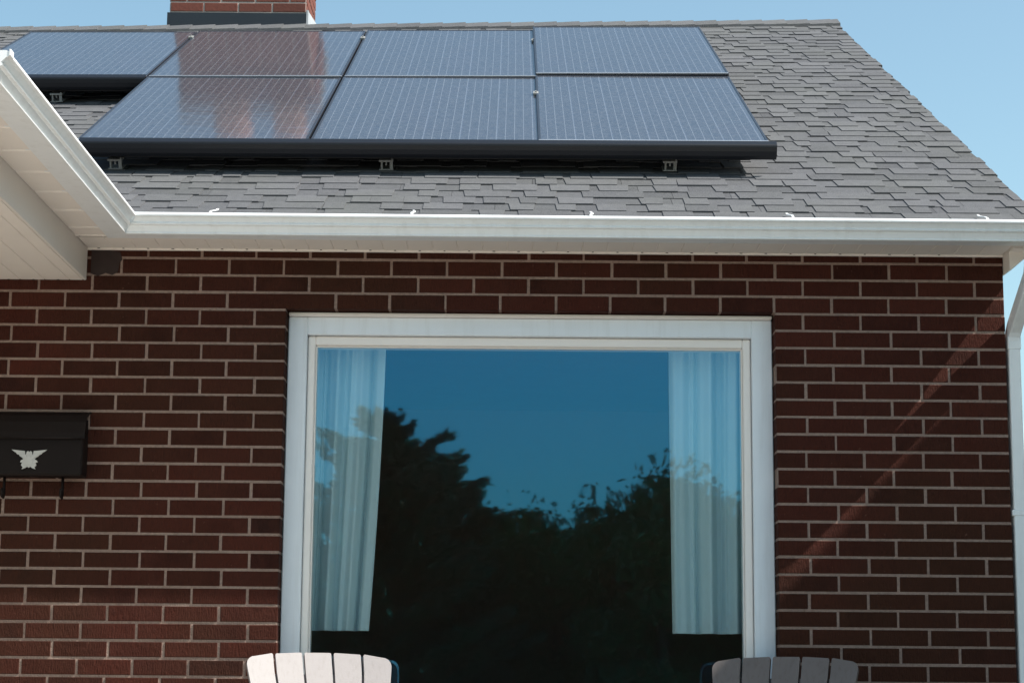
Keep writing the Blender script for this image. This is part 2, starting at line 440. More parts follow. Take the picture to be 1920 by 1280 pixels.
# --- roof
roof = MB()
deck = MB()
xs = [HX0-.1, -3, 0, RX-.012]
EXPO = .119
for x0, x1 in zip(xs, xs[1:]):
    deck.mesh([RP(x0, -.06, -.045), RP(x1, -.06, -.045), RP(x1, S_RIDGE, -.045), RP(x0, S_RIDGE, -.045),
               RP(x0, -.06, -.06), RP(x1, -.06, -.06), RP(x1, S_RIDGE, -.08), RP(x0, S_RIDGE, -.08)],
              [(0, 1, 2, 3), (7, 6, 5, 4), (0, 4, 5, 1), (3, 2, 6, 7), (0, 3, 7, 4), (1, 5, 6, 2)])
def slab(mb, x0, x1, s0, s1, h0a, h0b, hb, taper=0.0):
    """shingle piece: front butt at s0 with top height h0a, back height h0b at s1, butt goes down to hb"""
    t_ = taper
    a, b, c, d = RP(x0+t_, s0, h0a), RP(x1-t_, s0, h0a), RP(x1, s1, h0b), RP(x0, s1, h0b)
    a2, b2, c2, d2 = RP(x0+t_, s0, hb), RP(x1-t_, s0, hb), RP(x1, s1, hb*.5), RP(x0, s1, hb*.5)
    mb.mesh([a, b, c, d, a2, b2, c2, d2], [(0, 1, 2, 3), (0, 4, 5, 1), (1, 5, 6, 2), (3, 7, 4, 0), (2, 6, 7, 3)])
ncourse = int(S_RIDGE/EXPO)+1
rr = random.Random(3)
for i in range(-1, ncourse):
    s0 = i*EXPO+.035+rr.uniform(-.002, .002)
    s1 = min(s0+EXPO+.004, S_RIDGE)
    if i < 0: s0 = max(s0, -.042)
    if s1-s0 < .02: continue
    xL = HX0-.1 
    x = xL+rr.uniform(-.5, 0)
    rake = RX+rr.uniform(-.006, .008)
    roof.m = 1
    while x < rake:
        w = rr.uniform(.20, .42); a, b = max(x, xL), min(x+w, rake)
        if b-a > .02: slab(roof, a, b-.0015, s0+rr.uniform(-.0015, .0015), s1, .0048, .0012, -.012)
        x += w
    roof.m = 0
    x = xL+rr.uniform(-.3, 0)
    while x < rake:
        w = rr.choice((.08, .10, .13, .16, .19, .23))*rr.uniform(.9, 1.1); g = rr.choice((.001, .03, .05, .08, .10, .14, .18))
        a, b = max(x, xL), min(x+w, rake)
        # wide tabs are really two adjoining ones with their own tone
        if b-a > .03:
            slab(roof, a, b, s0-rr.uniform(-.001, .003), s1, .0083, .005, .0036, rr.choice((0, .004, .008)))
        x += w+g
roof.build('shingle_field', [M['shingle'], M['shingle_base']], None)
ro = bpy.data.objects['shingle_field']; ro.name = 'roof'; ro.parent = house
deck.build('roof_deck', M['beam'], ro)
# back slope
m = MB()
def RB(x, s, h=0): 
    p = RP(x, S_RIDGE-s, h); return Vector((x, 2*Y_RIDGE-p.y, p.z+(.016*x*s/5)))
m.mesh([RB(HX0-.1, -.0, .01), RB(RX, 0, .01), RB(RX, S_RIDGE+.2, .01), RB(HX0-.1, S_RIDGE+.2, .01),
        RB(HX0-.1, 0, -.06), RB(RX, 0, -.06), RB(RX, S_RIDGE+.2, -.06), RB(HX0-.1, S_RIDGE+.2, -.06)],
       [(0, 1, 2, 3), (7, 6, 5, 4), (0, 4, 5, 1), (1, 5, 6, 2), (2, 6, 7, 3), (3, 7, 4, 0)])
m.build('rear_slope', M['shingle_base'], ro)
# ridge caps, overlapping
m = MB(); x = HX0-.1; 
while x < RX-.05:
    x1 = min(x+.30, RX+.004); h = .028
    # thick (right) end of each cap rides over the next one
    def cp(xx, hh):
        a = RP(xx, S_RIDGE-.125, .010+hh*.6); t_ = RP(xx, S_RIDGE, .012+hh)
        b = Vector((a.x, 2*Y_RIDGE-a.y, a.z)); top = Vector((t_.x, Y_RIDGE, t_.z+.003)); return [a, top, b]
    A = cp(x, .004); B = cp(x1, .020); A2 = [p-Vector((0, 0, .012)) for p in A]; B2 = [p-Vector((0, 0, .02)) for p in B]
    m.mesh(A+B+A2+B2, [(0, 3, 4, 1), (1, 4, 5, 2), (3, 9, 10, 4), (4, 10, 11, 5), (0, 6, 9, 3), (2, 5, 11, 8), (0, 1, 7, 6), (1, 2, 8, 7)])
    x += .145
m.build('ridge_cap', M['shingle'], ro)
# rake board and metal drip edge on the gable
m = MB()
for fn in (RP, RB):
    smax = S_RIDGE if fn is RP else S_RIDGE+.1
    s_0 = -.05 if fn is RP else .0
    for h0, h1, xa, xb in ((-.012, -.005, RX-.04, RX-.018), (-.16, -.0125, RX-.05, RX-.026)):
        V = [fn(xa, s_0, h0), fn(xb, s_0, h0), fn(xb, smax, h0), fn(xa, smax, h0), fn(xa, s_0, h1), fn(xb, s_0, h1), fn(xb, smax, h1), fn(xa, smax, h1)]
        m.mesh(V, [(0, 3, 2, 1), (4, 5, 6, 7), (0, 1, 5, 4), (1, 2, 6, 5), (2, 3, 7, 6), (3, 0, 4, 7)])
m.build('rake_trim', M['white_metal'], house)
m = MB()   # soffit under the rake
V = [RP(WX1-.02, .16, -.10), RP(RX-.03, .16, -.10), RP(RX-.03, S_RIDGE, -.10), RP(WX1-.02, S_RIDGE, -.10),
     RP(WX1-.02, .16, -.07), RP(RX-.03, .16, -.07), RP(RX-.03, S_RIDGE, -.07), RP(WX1-.02, S_RIDGE, -.07)]
m.mesh(V, [(0, 3, 2, 1), (4, 5, 6, 7), (0, 1, 5, 4), (1, 2, 6, 5), (2, 3, 7, 6), (3, 0, 4, 7)])
# boxed return at the eave corner
m.prism([(WX1+.001, 1.640), (RX-.055, 1.690), (RX-.036, 1.715), (RX-.036, 1.80), (WX1+.001, 1.80)], -.10, .14)
m.prism([(-.158, SOF-.002), (-.10, SOF-.004), (-.10, 1.79), (-.158, 1.78)], WX1+.001, RX-.04, T=lambda a, b, c: (b, a, c))
m.build('rake_soffit', M['soffit'], house)

# --- fascia + soffit (main eave)
XF = -1.564                    # porch fascia plane
XB = -1.683                    # porch beam face
m = MB(); m.box(XF, RX-.036, Y_F, Y_F+.02, SOF+.004, 1.785); m.build('fascia', M['white_metal'], house)
def soffit_strip(m, x0, x1, y0, y1, z, pitch=.0965, along='x', rib=.005, depth=.0032):
    """panelled sheet: flat strips with V grooves every pitch; grooves run across"""
    x = x0
    while x < x1-1e-4:
        e = min(x+pitch, x1)
        pr = [(x, z+depth), (x+rib*.4, z), (e-rib*.6, z), (e, z+depth)]
        for (a, c), (b, d) in zip(pr, pr[1:]):
            if along == 'x': m.face([(a, y0, c), (b, y0, d), (b, y1, d), (a, y1, c)])
            else: m.face([(y0, a, c), (y0, b, d), (y1, b, d), (y1, a, c)])
        x = e
    if along == 'x': m.box(x0, x1, y0, y1, z+.014, z+.022)
    else: m.box(y0, y1, x0, x1, z+.014, z+.022)
m = MB(); soffit_strip(m, XB+.002, WX1, Y_F+.0005, -.006, SOF+.002)
m.m = 1
x = XB+.045
while x < WX1-.25:            # little gaps left at the end of each groove
    w = .0045*random.uniform(.7, 1.2); m.prism([(x-w, SOF+.0005), (x+w, SOF+.0005), (x+w*.7, SOF+.011), (x-w*.7, SOF+.011)], -.0185, -.012)
    x += .0965
m.m = 0
m.box(XB, WX1+.0, -.0175, -.0125, SOF+.007, SOF+.012); 
m.box(XB, WX1, -.0115, .002, SOF-.004, SOF+.004)
m.build('soffit', [M['soffit'], M['dark']], house)

# --- gutters: profile (out, up) from fascia
GP = [(.002, .078), (.002, .002), (.078, .000), (.0855, .0015), (.0865, .0045), (.082, .0075), (.096, .031), (.106, .0335), (.1085, .037), (.103, .0440), (.118, .059), (.1275, .063), (.1285, .068), (.125, .0745), (.116, .079), (.110, .077), (.118, .070), (.118, .064), (.100, .047), (.092, .034), (.076, .008), (.007, .007), (.007, .078)]
m = MB()
Z0 = SOF-.005
XE = RX+.022
m.sweep(GP, lambda a, b, u: ((XF+a if u == 0 else XE if u == 2 else -1.29+(.0)), Y_F-a, Z0+b*.975-(.002 if u == 2 else 0)), (0, 2), closed=True)
m.prism([(a, b) for a, b in GP[:15]], XE-.003, XE, T=lambda a, b, c: (b, Y_F-a, Z0+c*.975-.002))
# slip-joint seam next to the inside corner
m.sweep([(a+.0018 if i > 1 else a, b-.0012*(i < 5)) for i, b_ in enumerate(GP[:15]) for a, b in (b_,)], lambda a, b, u: (u, Y_F-a, Z0+b*.975), (-1.46+.127, -1.335), closed=False)
gut = m.build('gutter', M['white_metal'], house)
YE = -2.26
m = MB()
m.sweep(GP, lambda a, b, u: (XF+a, (Y_F-a if u == 0 else YE), Z0+b*.975), (0, 1), closed=True)
m.prism([(a, b) for a, b in GP[:15]], YE, YE-.003, T=lambda a, b, c: (XF+a, b, Z0+c*.975))
m.box(XF+.1255, XF+.1295, YE-.005, YE+.03, Z0+.062, Z0+.080)
gut2 = m.build('porch_gutter', M['white_metal'], house)
m = MB()    # sealant bead in the inside corner
m.tube([(XF+.074, Y_F-.076, Z0+.0), (XF+.098, Y_F-.100, Z0+.036), (XF+.12, Y_F-.122, Z0+.058), (XF+.127, Y_F-.129, Z0+.072)], [.003, .006, .005, .003], 8)
m.build('sealant', M['casing'], gut)
# gutter straps lying on the first shingles
for i, (hx, lean) in enumerate(((-1.18, .022), (-.405, .004), (.278, .004), (1.052, -.018), (1.79, -.024))):
    m = MB(); prev = None
    pts = []
    for k in range(7):
        f = k/6; s_ = -.05+f*.125
        wob = .004*sin(f*9+i)
        p = RP(hx+lean*f+wob, s_, .022+.004*sin(f*5)); 
        if k == 0: p = Vector((hx, Y_F-.085, LIP-.002))
        pts.append(p)
    for a, b in zip(pts, pts[1:]):
        m.mesh([a+Vector((-.0042, 0, .0)), a+Vector((.0042, 0, 0)), b+Vector((.0042, 0, 0)), b+Vector((-.0042, 0, 0)),
                a+Vector((-.0042, 0, .003)), a+Vector((.0042, 0, .003)), b+Vector((.0042, 0, .003)), b+Vector((-.0042, 0, .003))],
               [(0, 3, 2, 1), (4, 5, 6, 7), (0, 1, 5, 4), (1, 2, 6, 5), (2, 3, 7, 6), (3, 0, 4, 7)])
    m.build('gutter_strap', M['white_metal'], gut)

# --- downspout at the right corner: outlet, two elbows, long pipe
def rectube(m, path, wx, wy, r=.006):
    path = [Vector(p) for p in path]; prof = []
    for sxn, syn in ((1, 1), (-1, 1), (-1, -1), (1, -1)):
        for k in range(3):
            a = (0 if (sxn, syn) == (1, 1) else 1 if (sxn, syn) == (-1, 1) else 2 if (sxn, syn) == (-1, -1) else 3)*pi/2+k*pi/4
            prof.append((sxn*(wx/2-r)+r*cos(a), syn*(wy/2-r)+r*sin(a)))
    n = len(prof); V = []
    for i, p in enumerate(path):
        d1 = (path[i]-path[i-1]).normalized() if i > 0 else (path[1]-path[0]).normalized()
        d2 = (path[i+1]-path[i]).normalized() if i < len(path)-1 else d1
        nn = (d1+d2).normalized(); d = d1 if i > 0 else d2
        X = Vector((1, 0, 0)); X = (X-X.dot(d)*d).normalized(); Y = d.cross(X)
        for a, b in prof:
            q = X*a+Y*b; t_ = -(q.dot(nn))/(d.dot(nn)); V.append(p+q+d*t_)
    F = [(i*n+k, i*n+(k+1) % n, (i+1)*n+(k+1) % n, (i+1)*n+k) for i in range(len(path)-1) for k in range(n)]
    F += [tuple(range(n)), tuple(range(len(V)-1, len(V)-n-1, -1))]
    m.mesh(V, F, False)
m = MB()
rectube(m, [(1.944, -.250, SOF+.01), (1.944, -.250, 1.625), (1.943, -.230, 1.585), (1.930, -.005, 1.430), (1.928, .016, 1.405), (1.9275, .024, 1.37), (1.9275, .024, Z_PATIO+.12), (1.9275, -.056, Z_PATIO+.05)], .046, .066)
ds = m.build('downspout', M['white_metal'], house)
m = MB(); m.bevbox(1.9025, 1.9525, -.0110, .0590, 1.345, 1.395, .002)
m.build('elbow_sleeve', M['white_metal'], ds)
m = MB(); m.bevbox(1.8975, 1.9535, -.0115, .0595, .70, .722, .002); m.build('pipe_strap', M['white_metal'], ds)

# --- porch wing (roof, gable, fascia, soffit, boxed beam, ceiling)
PW = 4.6       # porch reaches from x = XB left to XB-PW
m = MB(); m.box(XF-.02, XF, YE, Y_F, SOF+.004, 1.785); m.build('porch_fascia', M['white_metal'], house)
m = MB(); soffit_strip(m, YE+.0, Y_F+.0, XB+.001, XF-.001, SOF+.002, pitch=.27, along='y', rib=.03, depth=.004)
m.build('porch_soffit', M['soffit'], house)
m = MB(); ZB = 1.588
m.bevbox(XB-.012, XB, YE+.02, -.004, ZB-.0, SOF+.012, .002); m.bevbox(XB-PW, XB-.01, YE+.02, YE+.20, ZB+.006, SOF+.01, .002)
m.m = 1
m2 = MB()
m.build('porch_beam', [M['beam'], M['soffit']], house)
m = MB(); soffit_strip(m, XB-PW, XB-.0125, YE+.03, -.006, ZB, pitch=.0965, along='x', rib=.005, depth=.005)
m.m = 1
x = XB-.0965-.0125
while x > XB-1.2:
    m.prism([(x-.0045, ZB-.002), (x+.0045, ZB-.002), (x+.003, ZB+.007), (x-.003, ZB+.007)], -.0115, -.006); x -= .0965
m.build('porch_ceiling', [M['soffit'], M['dark']], house)
m = MB()
xr = XF-(PW+.24)/2; zr = 1.797+.5*(XF-xr)
for sgn in (1, -1):
    xe = XF+.03 if sgn == 1 else 2*xr-XF-.03
    for (ya, yb) in ((YE-.08, 3.0),):
        V = [(xe, ya, 1.782), (xr, ya, zr), (xr, yb, zr), (xe, -0.1, 1.782), (xe, ya, 1.752), (xr, ya, zr-.03), (xr, yb, zr-.03), (xe, -0.1, 1.752)]
        m.mesh(V, [(0, 1, 2, 3), (7, 6, 5, 4), (0, 4, 5, 1), (1, 5, 6, 2), (2, 6, 7, 3), (3, 7, 4, 0)])
m.build('porch_roof', M['shingle'], house)
m = MB(); m.prism([(XB, SOF+.02), (2*xr-XB, SOF+.02), (xr, zr-.05)], YE+.05, YE+.11); m.build('porch_gable', M['white_metal'], house)
for px_ in (XB-.45, XB-PW+.2):
    m = MB(); m.bevbox(px_-.06, px_+.06, YE+.05, YE+.17, Z_PATIO, ZB, .006); m.bevbox(px_-.08, px_+.08, YE+.03, YE+.19, Z_PATIO, Z_PATIO+.12, .006)
    m.build('porch_post', M['casing'], house)

# --- window: casing, stop, sash, pane
wy = .082
win = MB()
def ring(m, x0, x1, z0, z1, wl, wr, wt, wb, ya, yb, bev=.003):
    m.bevbox(x0, x0+wl, ya, yb, z0, z1, bev); m.bevbox(x1-wr, x1, ya, yb, z0, z1, bev)
    m.bevbox(x0+wl-.0005, x1-wr+.0005, ya+.0006, yb, z1-wt, z1, bev); m.bevbox(x0+wl-.0005, x1-wr+.0005, ya+.0006, yb, z0, z0+wb, bev)
ring(win, WL+.002, WR-.002, WB, WT-.0145, .074, .080, .070, .09, wy, wy+.12)
win.m = 1; win.bevbox(WL+.004, WR-.004, .058, wy+.05, WT-.0135, WT-.001, .002)        # head drip
casing = win.build('window', [M['casing'], M['sash']], house)
m = MB(); ring(m, WL+.078, WR-.084, WB+.095, WT-.0865, .029, .031, .036, .05, wy+.024, wy+.10, .004)
ring(m, WL+.1075, WR-.1155, WB+.146, WT-.123, .006, .006, .006, .01, wy+.034, wy+.09, .002)
m.build('sash', M['sash'], casing)
m = MB(); yg = wy+.046
m.face([(WL+.10, yg, WB+.13), (WR-.10, yg, WB+.13), (WR-.10, yg, WT-.11), (WL+.10, yg, WT-.11)])
m.build('pane', M['glass'], casing)
m = MB(); m.bevbox(WL-.03, WR+.03, -.025, wy+.03, WB-.035, WB-.003, .004); m.build('sill', M['casing'], casing)

# ------------------------------------------------------------ chimney (part of the house)
ch = MB(); CX0, CX1, CY0, CYD = -2.257, -1.375, Y_RIDGE+.12, .57
zb, zt = 4.325, 5.20
for side in range(4):
    if side == 0: T = lambda u, v, w: (CX0+u, CY0+v, w); L = CX1-CX0
    elif side == 1: T = lambda u, v, w: (CX1-v, CY0+u, w); L = CYD
    elif side == 2: T = lambda u, v, w: (CX1-u, CY0+CYD-v, w); L = CX1-CX0
    else: T = lambda u, v, w: (CX0+v, CY0+CYD-u, w); L = CYD
    k = 0; z = zb
    while z < zt-.01:
        zz = min(z+.0672, zt); u = 0; n = round(L/.2205*2)
        es = [0]+[L*(2*i+(1 if k % 2 else 0)-0)/n for i in range(0, 40) if .03 < L*(2*i+(1 if k % 2 else 0))/n < L-.03]+[L]
        for a, b in zip(es, es[1:]):
            bulge = -.02 if zz > zt-.14 else 0
            add_brick(ch, a+(0.002 if a == 0 else 0), b-(.002 if b == L else 0), z, zz, (lambda T, bulge: (lambda p, q, r: T(p, q+bulge, r)))(T, bulge), depth=.09)
        z = zz; k += 1
ch.m = 1
ch.box(CX0+.003, CX1-.003, CY0+.003, CY0+CYD-.003, zb-1.0, zt)
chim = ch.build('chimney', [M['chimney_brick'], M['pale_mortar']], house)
m = MB(); m.box(CX0-.012, CX1+.001, CY0-.012, CY0-.001, 3.9, 4.318); m.box(CX0-.012, CX0-.001, CY0-.001, CY0+CYD+.01, 3.7, 4.318); m.build('flashing', M['flash_dark'], chim)
m = MB(); m.box(CX1+.0015, CX1+.014, CY0-.013, CY0+CYD+.01, 3.7, 4.34)
m.prism([(CY0-.013, 4.34), (CY0+CYD+.01, 4.34), (CY0+CYD+.01, 4.44), (CY0+.05, 4.35)], CX1+.0015, CX1+.010, T=lambda a, b, c: (b, a, c))
m.build('side_flashing', M['flash_sunlit'], chim)
m = MB(); m.bevbox(CX0-.04, CX1+.04, CY0-.04, CY0+CYD+.04, zt+.001, zt+.05, .01); m.build('crown', M['cement'], chim)
for a, b in ((-2.12, -1.86), (-1.71, -1.47)):
    m = MB(); c_ = (a+b)/2; r_ = (b-a)/2
    m.tube([(c_, CY0+.28, zt+.03), (c_, CY0+.28, zt+.36), (c_, CY0+.28, zt+.37), (c_, CY0+.28, zt+.42), (c_, CY0+.28, zt+.421)], [r_, r_*.86, r_, r_, r_*.7], 20)
    m.build('flue_pot', M['clay'], chim)

# ------------------------------------------------------------ solar panels
PH = .140
PWD, PL = .968, 1.698
def panel_parts(root):
    m = MB(); fw = .011
    for x0, x1, y0, y1 in ((0, fw, 0, PL), (PWD-fw, PWD, 0, PL), (fw, PWD-fw, 0, fw), (fw, PWD-fw, PL-fw, PL)):
        m.bevbox(x0, x1, y0, y1, -.038, .0, .0012)
    m.m = 1; m.box(.002, PWD-.002, -.0012, .013, -.004, .0022)
    m.build('frame', [M['pframe'], M['pgloss']], root)
    m = MB(); m.box(fw, PWD-fw, fw, PL-fw, -.012, -.0022); m.build('cell_glass', M['cells'], root)
def place(o, x, s, h):
    p = RP(x, s, h); o.location = p
    a = RP(x+PWD, s, h)-p; b = RP(x, s+1.0, h)-p
    X = a.normalized(); Y = (b-b.dot(X)*X).normalized(); Zv = X.cross(Y)
    o.rotation_euler = Matrix((X, Y, Zv)).transposed().to_euler()
S1, S2 = .845, 2.562
LAY = [(-1.858, S1, PH, 'landscape view solar panel at the left end of the lower row, with chimney reflection streaks'),
       (-.878, S1, PH, 'middle solar panel of the lower three, plain blue grey'),
       (.082, S1+.006, PH+.006, 'lower right solar panel, next to bare shingles above the black skirt end'),
       (-2.838, S2, PH, 'solar panel at the far upper left behind the porch gutter, with its own black skirt'),
       (-1.858, S2, PH, 'upper row solar panel right below the brick chimney, tinted red by its reflection'),
       (-.878, S2, PH, 'upper row solar panel just right of the chimney reflection'),
       (.082, S2+.016, PH+.012, 'upper right solar panel under the ridge, next to bare shingles')]
LAY[0] = (*LAY[0][:3], 'lower row solar panel at the left end, streaked by the chimney pots reflection')
proto = None
for i, (x, s, h, lab) in enumerate(LAY):
    if proto is None:
        proto = thing('solar_panel', lab, 'solar panel', group='black framed solar panels on the roof'); panel_parts(proto); o = proto
    else: o = copy_tree(proto)
    place(o, x, s, h); tag(o, lab)
# light mid clamps sitting in the gaps
def roofbox(m, x0, x1, s0, s1, h0, h1):
    m.box(x0, x1, s0, s1, h0, h1, T=lambda a, b, c: RP(a, b, c))
for x, s, lab in ((-.886, 3.92, 'small bright clamp between the second and third upper solar panels'), (.078, 3.80, 'small bright clamp in the wide gap of the upper row beside the upper right panel'), (-1.866, 3.98, 'small bright clamp by the leftmost gap, next to the chimney reflection'),
                  (.079, 2.05, 'small bright clamp in the wide gap of the lower row')):
    m = MB(); roofbox(m, x-.012, x+.012, s-.03, s+.03, PH-.004, PH+.006); roofbox(m, x-.004, x+.004, s-.008, s+.008, PH+.006, PH+.012)
    tag(m.build('panel_clamp', M['galv']), lab, 'clamp', 'clamps between the solar panels')
# skirts
def skirt(x0, x1, s, h, lab):
    m = MB(); pr = [(.006, .006)]+[(-.020-.014*sin(a), -.012+.012*cos(a)) for a in (0, .5, 1.0, 1.5)]+[(-.036, -.030), (-.034, -.050), (-.024, -.066), (-.012, -.070), (-.012, -.064), (-.028, -.030), (-.02, -.012), (.004, -.004)]
    xm = [x0+(x1-x0)*k/6 for k in range(7)]
    m.sweep(pr, lambda a, b, u: RP(u, s+a, h+b), xm, closed=True)
    for xe, d in ((x0, -.004), (x1, .004)):
        m.prism(pr, xe, xe+d, T=lambda a, b, c: RP(b, s+a, h+c))
    return tag(m.build('panel_skirt', M['skirt']), lab, 'skirt', 'black skirts along the front edge of the solar panels')
skirt(-1.84, 1.076, S1, PH+.002, 'long black skirt under the front edge of the lower panel row')
skirt(-2.835, -1.875, S2, PH+.002, 'short black skirt under the far upper left solar panel')
# rails under the array and the roof feet that carry them
RAILS = []
for x0, x1, s, lab in ((-1.80, .98, S1+.055, 'long rail under the lower panels, near their front edge'), (-1.80, .98, S1+1.30, 'long rail under the lower panels, near their back edge'),
                       (-2.80, .98, S2+.055, 'long rail under the upper panels, near their front edge'), (-2.80, .98, S2+1.30, 'long rail under the upper panels, near the ridge')):
    m = MB(); roofbox(m, x0, x1, s, s+.035, .055, .088); RAILS.append(tag(m.build('mounting_rail', M['black_metal']), lab, 'rail', 'rails under the solar panels'))
def foot(x, s, rail):
    m = MB()
    roofbox(m, x-.030, x+.030, s-.005, s+.07, .046, .054); roofbox(m, x-.022, x-.015, s, s+.03, .012, .046)
    roofbox(m, x+.015, x+.022, s, s+.03, .012, .046); roofbox(m, x-.003, x+.003, s+.004, s+.02, .03, .046)
    roofbox(m, x+.022, x+.028, s, s+.012, .012, .060)
    roofbox(m, x-.03, x+.03, s+.0, s+.09, .010, .014)
    return m.build('mounting_foot', M['galv'], rail)
foot(-1.705, .865, RAILS[0])
foot(-.560, .875, RAILS[0])
foot(.640, .885, RAILS[0])
foot(-2.325, 2.555, RAILS[2])

# ------------------------------------------------------------ mailbox
mb = thing('mailbox', 'dark wall mounted mailbox with a pewter eagle emblem left of the window', 'mailbox', (-1.85, -.004, .812))
m = MB(); m.bevbox(-.203, .203, -.10, 0, 0, .165, .006)
m.prism([(0, .164), (-.099, .164), (-.099, .172), (0, .225)], -.200, .200, T=lambda a, b, c: (b, a, c))
m.build('body', M['mailbox'], mb)
m = MB()
pr = [(.0, .2545), (-.03, .252), (-.075, .232), (-.100, .205), (-.113, .165), (-.116, .140), (-.111, .140), (-.108, .165), (-.095, .203), (-.073, .227), (-.03, .247), (0, .249)]
m.prism(pr, -.212, .212, T=lambda a, b, c: (b, a, c)); m.tube([(-.205, -.114, .142), (.205, -.114, .142)], .004, 8)
m.build('lid', M['mailbox'], mb)
for hx in (-.105, .118):
    m = MB(); m.tube([(hx, -.03, .004), (hx, -.03, -.03), (hx+.002, -.034, -.062), (hx+.004, -.05, -.080), (hx+.005, -.072, -.078), (hx+.005, -.082, -.060), (hx+.005, -.08, -.048)], .0055, 8)
    m.build('newspaper_hook', M['mailbox'], mb)
m = MB()
half = [(0, .031), (.004, .036), (.009, .034), (.011, .026), (.014, .018), (.017, .036), (.030, .037), (.048, .039), (.067, .041), (.055, .032), (.050, .030), (.046, .024), (.038, .021), (.034, .015), (.026, .011), (.021, .005),
        (.030, .000), (.033, -.007), (.025, -.008), (.029, -.018), (.022, -.026), (.026, -.033), (.014, -.029), (.006, -.023), (0, -.028)]
poly = half+[(-x, z) for x, z in half[::-1][1:-1]]
m.prism([(x+.003, z+.056) for x, z in poly], -.107, -.0995)
m.prism([(x*.55+.003, z*.6+.055) for x, z in poly], -.1095, -.106)
m.build('eagle_emblem', M['emblem'], mb)

# ------------------------------------------------------------ curtains
def curtain(xt0, xt1, xb0, xb1, folds, seed, lab, y=.285):
    m = MB(); rn = random.Random(seed); nx, nz = 150, 44; zt_, zb_ = 1.50, .252
    ph = [rn.uniform(0, 6) for _ in range(6)]
    V = []
    for j in range(nz+1):
        f = j/nz; z = zt_+(zb_-zt_)*f
        g = f**1.6
        for i in range(nx+1):
            u = i/nx
            xa = xt0+(xt1-xt0)*u; xb = xb0+(xb1-xb0)*u; x_ = xa+(xb-xa)*g
            w = u+.02*sin(5*u+ph[1])+.008*sin(f*3+ph[2])
            amp = .023+.004*f
            yy = y+amp*sin(2*pi*folds*w+ph[0])+amp*.45*sin(2*pi*folds*1.7*w+ph[3]+f*.7)+.006*sin(2*pi*folds*3.1*w+ph[4])
            x_ += .006*cos(2*pi*folds*w+ph[0])
            V.append((x_, yy, z))
    F = [(j*(nx+1)+i, j*(nx+1)+i+1, (j+1)*(nx+1)+i+1, (j+1)*(nx+1)+i) for j in range(nz) for i in range(nx)]
    m.mesh(V, F, True)
    cu = thing('curtain', lab, 'curtain', group='pale curtains behind the picture window')
    a = m.build('fabric', M['curtain'], cu, fix=False)
    m = MB(); xs_ = (min(xt0, xt1)-.02, max(xt0, xt1)+.02); m.tube([(xs_[0], y+.02, 1.51), (xs_[1], y+.02, 1.51)], .01, 8); m.build('rod', M['galv'], cu)
curtain(-.93, -.525, -.92, -.575, 4.2, 5, 'pale curtain inside the window on the left, drawn in towards its hem')
curtain(.615, 1.05, .625, 1.04, 4.0, 11, 'pale curtain inside the window on the right, hanging straight')

# ------------------------------------------------------------ adirondack chairs
def make_chair(lab, mat, loc, rz):
    c = thing('adirondack_chair', lab, 'chair', loc, (0, 0, rz), 'adirondack chairs in front of the window')
    REC = radians(24); z0 = .22; y0 = .14; Ls = [.795, .835, .848, .835, .795]
    # local frame of the back: u across, w up the back, n out of the face (towards the sitter)
    def BK(u, n, w): return (u, y0+w*sin(REC)-n*cos(REC), z0+w*cos(REC)+n*sin(REC))
    Wt, Wb = .1035, .058
    for i in range(5):
        k = i-2; ang = k*.052
        m = MB(); L = .80
        def prof(w):
            f = w/.85; wd = (Wb+(Wt-Wb)*f)/2; cxx = k*(Wb+.006)*(1-f)+k*(Wt+.0098)*f
            return cxx, wd
        rows = []
        ws = [0, .2, .4, .6, .74, .78]
        out = []
        for w in ws: out.append((w, *prof(w)))
        pts_l = [(cx_-wd, w) for w, cx_, wd in out]; pts_r = [(cx_+wd, w) for w, cx_, wd in out]
        cx_, wd = prof(L)
        # rounded tops, sloping on the outer slats
        sl = -k*.010
        top = []
        rl = .034 if k == -2 else .006; rrr = .034 if k == 2 else .006
        arc = lambda u: .862-.33*u*u
        hl, hr = arc(cx_-wd), arc(cx_+wd)
        for a in range(5):
            t_ = a/4*pi/2; top.append((cx_-wd+rl-rl*cos(t_), hl-rl+rl*sin(t_)))
        for a in range(5):
            t_ = a/4*pi/2; top.append((cx_+wd-rrr+rrr*sin(t_), hr-rrr+rrr*cos(t_)))
        poly = pts_l+top+pts_r[::-1]
        dish = .012*(k*k)/4
        m.prism(poly, 0, -.019, T=lambda a, b, c_: BK(a, b+dish+(a-k*.1)*k*.06, c_))
        m.build('back_slat', mat, c)
    for w, hw in ((.10, .15), (.42, .19), (.735, .225)):
        m = MB(); m.bevbox(-hw, hw, -.045, -.0205, w, w+.05, .004, T=BK); m.build('back_brace', mat, c)
    for i in range(6):
        f = i/5; yy = -.36+f*.46; zz = .36-f*.115
        m = MB(); m.bevbox(-.26, .26, yy-.036, yy+.036, zz, zz+.02, .004); m.build('seat_slat', mat, c)
    for sx_ in (-1, 1):
        m = MB(); m.prism([(-.40, .30), (-.40, .36), (.14, .235), (.52, .05), (.52, 0), (.44, 0), (.10, .16)], sx_*.255, sx_*.232, T=lambda a, b, c_: (b, a, c_)); m.build('rear_leg', mat, c)
        m = MB(); m.bevbox(min(sx_*.258, sx_*.282), max(sx_*.258, sx_*.282), -.36, -.25, 0, .53, .004); m.build('front_leg', mat, c)
        m = MB(); m.prism([(sx_*.22, -.42), (sx_*.36, -.42), (sx_*.375, -.25), (sx_*.33, .18), (sx_*.265, .34), (sx_*.235, .34), (sx_*.245, -.1)], .532, .554, T=lambda a, b, c_: (a, c_, b)); m.build('armrest', mat, c)
    m = MB(); m.bevbox(-.232, .232, -.41, -.388, .28, .365, .004); m.build('front_apron', mat, c)
    return c
